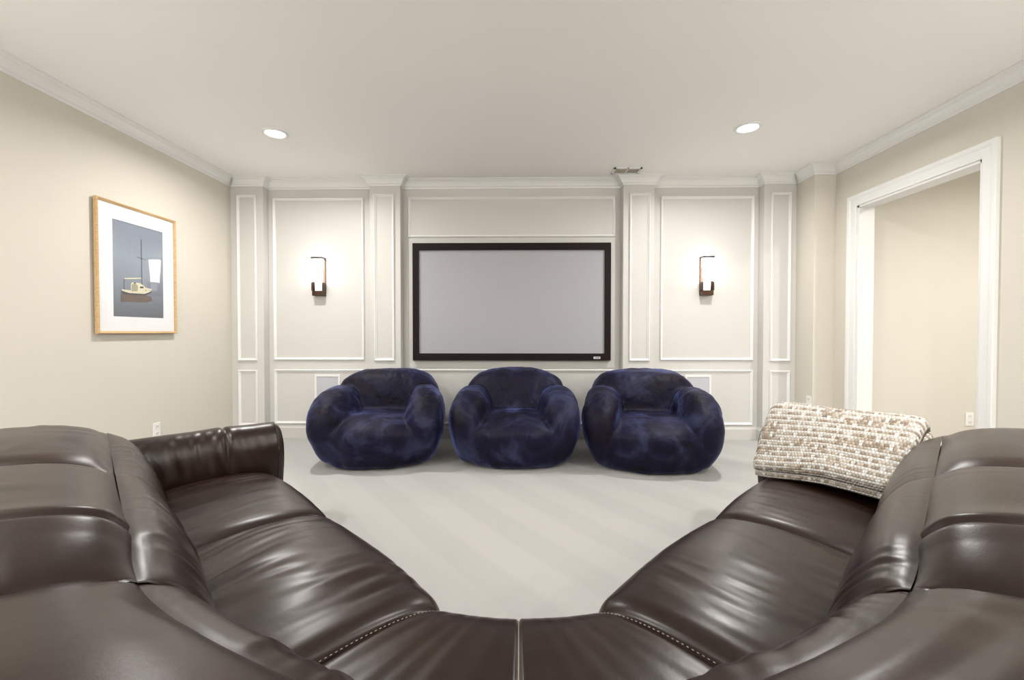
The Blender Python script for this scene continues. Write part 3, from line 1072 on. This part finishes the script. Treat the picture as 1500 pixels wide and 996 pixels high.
line = [corner_pt(1.0, p.x, p.y - 0.0215, 1) for p in SEAT_PTS if 0.30 < p.y and 0.0 < p.x < 0.6]
tv, tf = tube_pts(line[2:], 0.0022, 6)
sofa_mesh('seam_thread', tv, tf, M_THREAD, None, True)

# ---------------------------------------------------------------- velvet armchairs
def superell(n, m, ax, ay, az, e1, e2, e1low):
    V = []
    def sp(v, e):
        return math.copysign(abs(v) ** e, v)
    for i in range(n):
        ph = -math.pi / 2 + math.pi * i / (n - 1)
        cp_, sp_ = max(0.0, math.cos(ph)), math.sin(ph)
        e = e1 if sp_ > 0 else e1low
        for j in range(m):
            th = 2 * math.pi * j / m
            V.append(Vector((ax * sp(cp_, e) * sp(math.cos(th), e2), ay * sp(cp_, e) * sp(math.sin(th), e2), az * sp(sp_, e))))
    return V, grid_faces(n, m, True)

def velvet_prim(c, half, e1, e2, e1low, warp, rz=0.0, n=56, m=72):
    V, Fc = superell(n, m, *half, e1, e2, e1low)
    rot = Matrix.Rotation(rz, 3, 'Z')
    return [warp(rot @ v + Vector(c)) for v in V], Fc

def armchair(loc, rz, label, seed):
    """padded pieces are swollen into one another, then each keeps its own share of the skin"""
    t = empty('tub_armchair', loc, rz)
    tag(t, label, 'armchair', 'navy velvet armchairs in front of the screen')
    def taper(p):
        # fullest a little above the middle, narrower towards the floor
        b_ = 1 - sstep(-0.02, 0.34, p.z)
        return Vector((p.x * (1 - 0.13 * b_), p.y * (1 - 0.09 * b_), p.z))
    def lean(p):
        q = taper(p)
        q.y += 0.12 * max(0, q.z - 0.35)
        q.x *= 1 - 0.10 * sstep(0.5, 0.78, q.z)
        return q
    def seatwarp(p):
        q = taper(p)
        top = sstep(0.22, 0.40, q.z)
        q.z += 0.012 * (1 - (q.x / 0.35) ** 2) * top - 0.03 * sstep(-0.2, -0.5, q.y) * top
        return q
    prims = [('base', velvet_prim((0, -0.01, 0.195), (0.515, 0.465, 0.20), 0.5, 0.55, 0.36, taper)),
             ('backrest', velvet_prim((0, 0.25, 0.42), (0.475, 0.22, 0.345), 0.5, 0.6, 0.4, lean))]
    for s in (-1, 1):
        def armwarp(p, s=s):
            q = taper(p)
            top = sstep(0.3, 0.6, q.z)
            q.x += s * 0.012 * top
            q.z -= 0.045 * sstep(0.05, -0.45, q.y) * top
            return q
        prims.append(('arm', velvet_prim((s * 0.37, -0.06, 0.33), (0.172, 0.405, 0.31), 0.78, 0.78, 0.45, armwarp, rz=s * R(6))))
    prims.append(('seat', velvet_prim((0, -0.085, 0.205), (0.385, 0.43, 0.21), 0.5, 0.66, 0.36, seatwarp)))
    V, Fc = [], []
    kd = kdtree.KDTree(sum(len(p[1][0]) for p in prims))
    own = []
    for k, (nm_, (pv, pf)) in enumerate(prims):
        o = len(V)
        for v in pv:
            kd.insert(v, len(own))
            own.append(k)
        V += pv
        Fc += [tuple(i + o for i in f_) for f_ in pf]
    kd.balance()
    tmp = mesh_obj('swell', V, Fc, None)
    md = tmp.modifiers.new('r', 'REMESH')
    md.mode = 'VOXEL'
    md.voxel_size = 0.0125
    ms = tmp.modifiers.new('s', 'SMOOTH')
    ms.factor = 0.5
    ms.iterations = 4
    me = bpy.data.meshes.new_from_object(tmp.evaluated_get(bpy.context.evaluated_depsgraph_get()))
    bpy.data.objects.remove(tmp)
    pts = []
    for v in me.vertices:
        p, d = v.co.copy(), v.normal
        k = nz(p.x * 4 + seed, p.y * 4, p.z * 4) * 0.016 + nz(p.x * 10, p.y * 10 + seed, p.z * 8) * 0.006
        rim = sstep(0.3, 0.5, p.z)
        k += rim * nz(p.x * 26 + seed, p.y * 26, p.z * 18) * 0.004
        p = p + d * k
        p.z = max(0.004, p.z)
        pts.append(p)
    share = [[] for _ in prims]
    for pl in me.polygons:
        share[own[kd.find(pl.center)[1]]].append(tuple(pl.vertices))
    bpy.data.meshes.remove(me)
    for k, (nm_, _) in enumerate(prims):
        ids, fs = {}, []
        for f_ in share[k]:
            fs.append(tuple(ids.setdefault(i, len(ids)) for i in f_))
        if fs:
            mesh_obj(nm_, [pts[i] for i in ids], fs, M_VELVET, t, True)
armchair((-1.205, 3.87, 0), R(5), 'navy velvet tub armchair nearest the sailboat picture wall', 2.0)
armchair((-0.035, 3.90, 0), R(0), 'navy velvet tub armchair standing between the other two', 23.0)
armchair((1.11, 3.80, 0), R(-8), 'navy velvet tub armchair nearest the cased opening', 41.0)

# ---------------------------------------------------------------- folded throw on the sofa
thr = empty('folded_throw', (1.6, 1.95, 0.45))
tag(thr, 'folded beige and white chunky woven throw draped over the sofa arm', 'blanket')
TC = Vector((1.6, 1.95, 0.45))
def throw_layer(name, q0, q1, lo0, lo1, base_lift, thick, end_u, seed):
    """closed rounded section in (u, h) lofted along the seat depth"""
    nq, npf = 110, 150
    V, UV = [], []
    for i in range(nq):
        f = i / (nq - 1)
        q = q0 + (q1 - q0) * f
        lo = lo0 + (lo1 - lo0) * f
        sag = 0.02 * math.sin(f * math.pi)
        low = Vector((lo, 0.462 + base_lift - 0.045 * (1 - sstep(-0.1, 0.6, f))))
        top_ = Vector((2.472, 0.668 + base_lift))
        path = [low, low.lerp(top_, 0.33) + Vector((0.0, 0.004)), low.lerp(top_, 0.68) + Vector((-0.004, 0.012)), top_, Vector((end_u, 0.655 + base_lift))]
        mid, tl = catmull([tuple(p) for p in path], 70)
        e = 1.0
        xq = max(0.0, 1 - min(f, 1 - f) / 0.06)
        e = 0.35 + 0.65 * math.sqrt(max(0, 1 - xq * xq))
        ring, uvr = [], []
        tk = thick * e
        nm = []
        for k in range(70):
            d = (mid[min(k + 1, 69)] - mid[max(k - 1, 0)]).normalized()
            nm.append(Vector((-d.y, d.x)))
        # underside then rounded far end then top then rounded low end
        for k in range(60):
            ring.append(mid[5 + k] - Vector((0, 0)))
            uvr.append(-0.2 - tl * k / 60)
        for k in range(1, 10):
            a = -math.pi / 2 + math.pi * k / 10
            d = Vector((nm[65].y, -nm[65].x))
            ring.append(mid[65] + nm[65] * (tk / 2) + d * (tk / 2 * math.cos(a)) + nm[65] * (tk / 2 * math.sin(a)))
            uvr.append(tl + 0.02 * (10 - k) / 10)
        for k in range(70):
            kk = 65 - k * 60 / 69
            k0 = int(kk)
            fr = kk - k0
            p = mid[k0].lerp(mid[min(69, k0 + 1)], fr)
            nn = nm[k0].lerp(nm[min(69, k0 + 1)], fr)
            s = tl * kk / 69
            puff = tk + 0.010 * math.sin(math.pi * k / 69) * e + 0.005 * nz(q * 5, s * 8, seed)
            rib = 0.0028 * abs(math.sin(math.pi * (s / tl * 0.36) / 0.0115)) + 0.002 * nz(q * 60, s * 60, seed + 2)
            ring.append(p + nn * (puff + rib))
            uvr.append(s / tl * 0.36)
        for k in range(1, 12):
            a = math.pi / 2 + math.pi * k / 12
            d = Vector((nm[5].y, -nm[5].x))
            ring.append(mid[5] + nm[5] * (tk / 2) + d * (tk * 0.5 * math.cos(a)) + nm[5] * (tk / 2 * math.sin(a)))
            uvr.append(5 / 69 * 0.36 - tk / 2 * math.pi * k / 12)
        nr_ = len(ring)
        for k, p in enumerate(ring):
            wob = 0.006 * nz(p.x * 7 + seed, p.y * 7, q * 5)
            prog = min(1.0, max(0.0, (p.x - lo) / (2.48 - lo)))
            V.append(wing(p.x, q + (0.022 + 0.043 * f) * prog + 0.010 * nz(p.x * 6, p.y * 6, seed + 5), p.y + wob * 0.4, 1) - TC)
            UV.append((q, uvr[k]))
    Fc = grid_faces(nq, nr_, True)
    Fc.append(tuple(range(nr_))[::-1])
    Fc.append(tuple(range((nq - 1) * nr_, nq * nr_)))
    return mesh_obj(name, V, Fc, M_WEAVE, thr, True, UV)
throw_layer('fold', 0.005, 0.535, 2.24, 2.105, 0.0, 0.028, 2.54, 3.0)
throw_layer('fold', -0.005, 0.525, 2.25, 2.115, 0.030, 0.055, 2.56, 9.0)
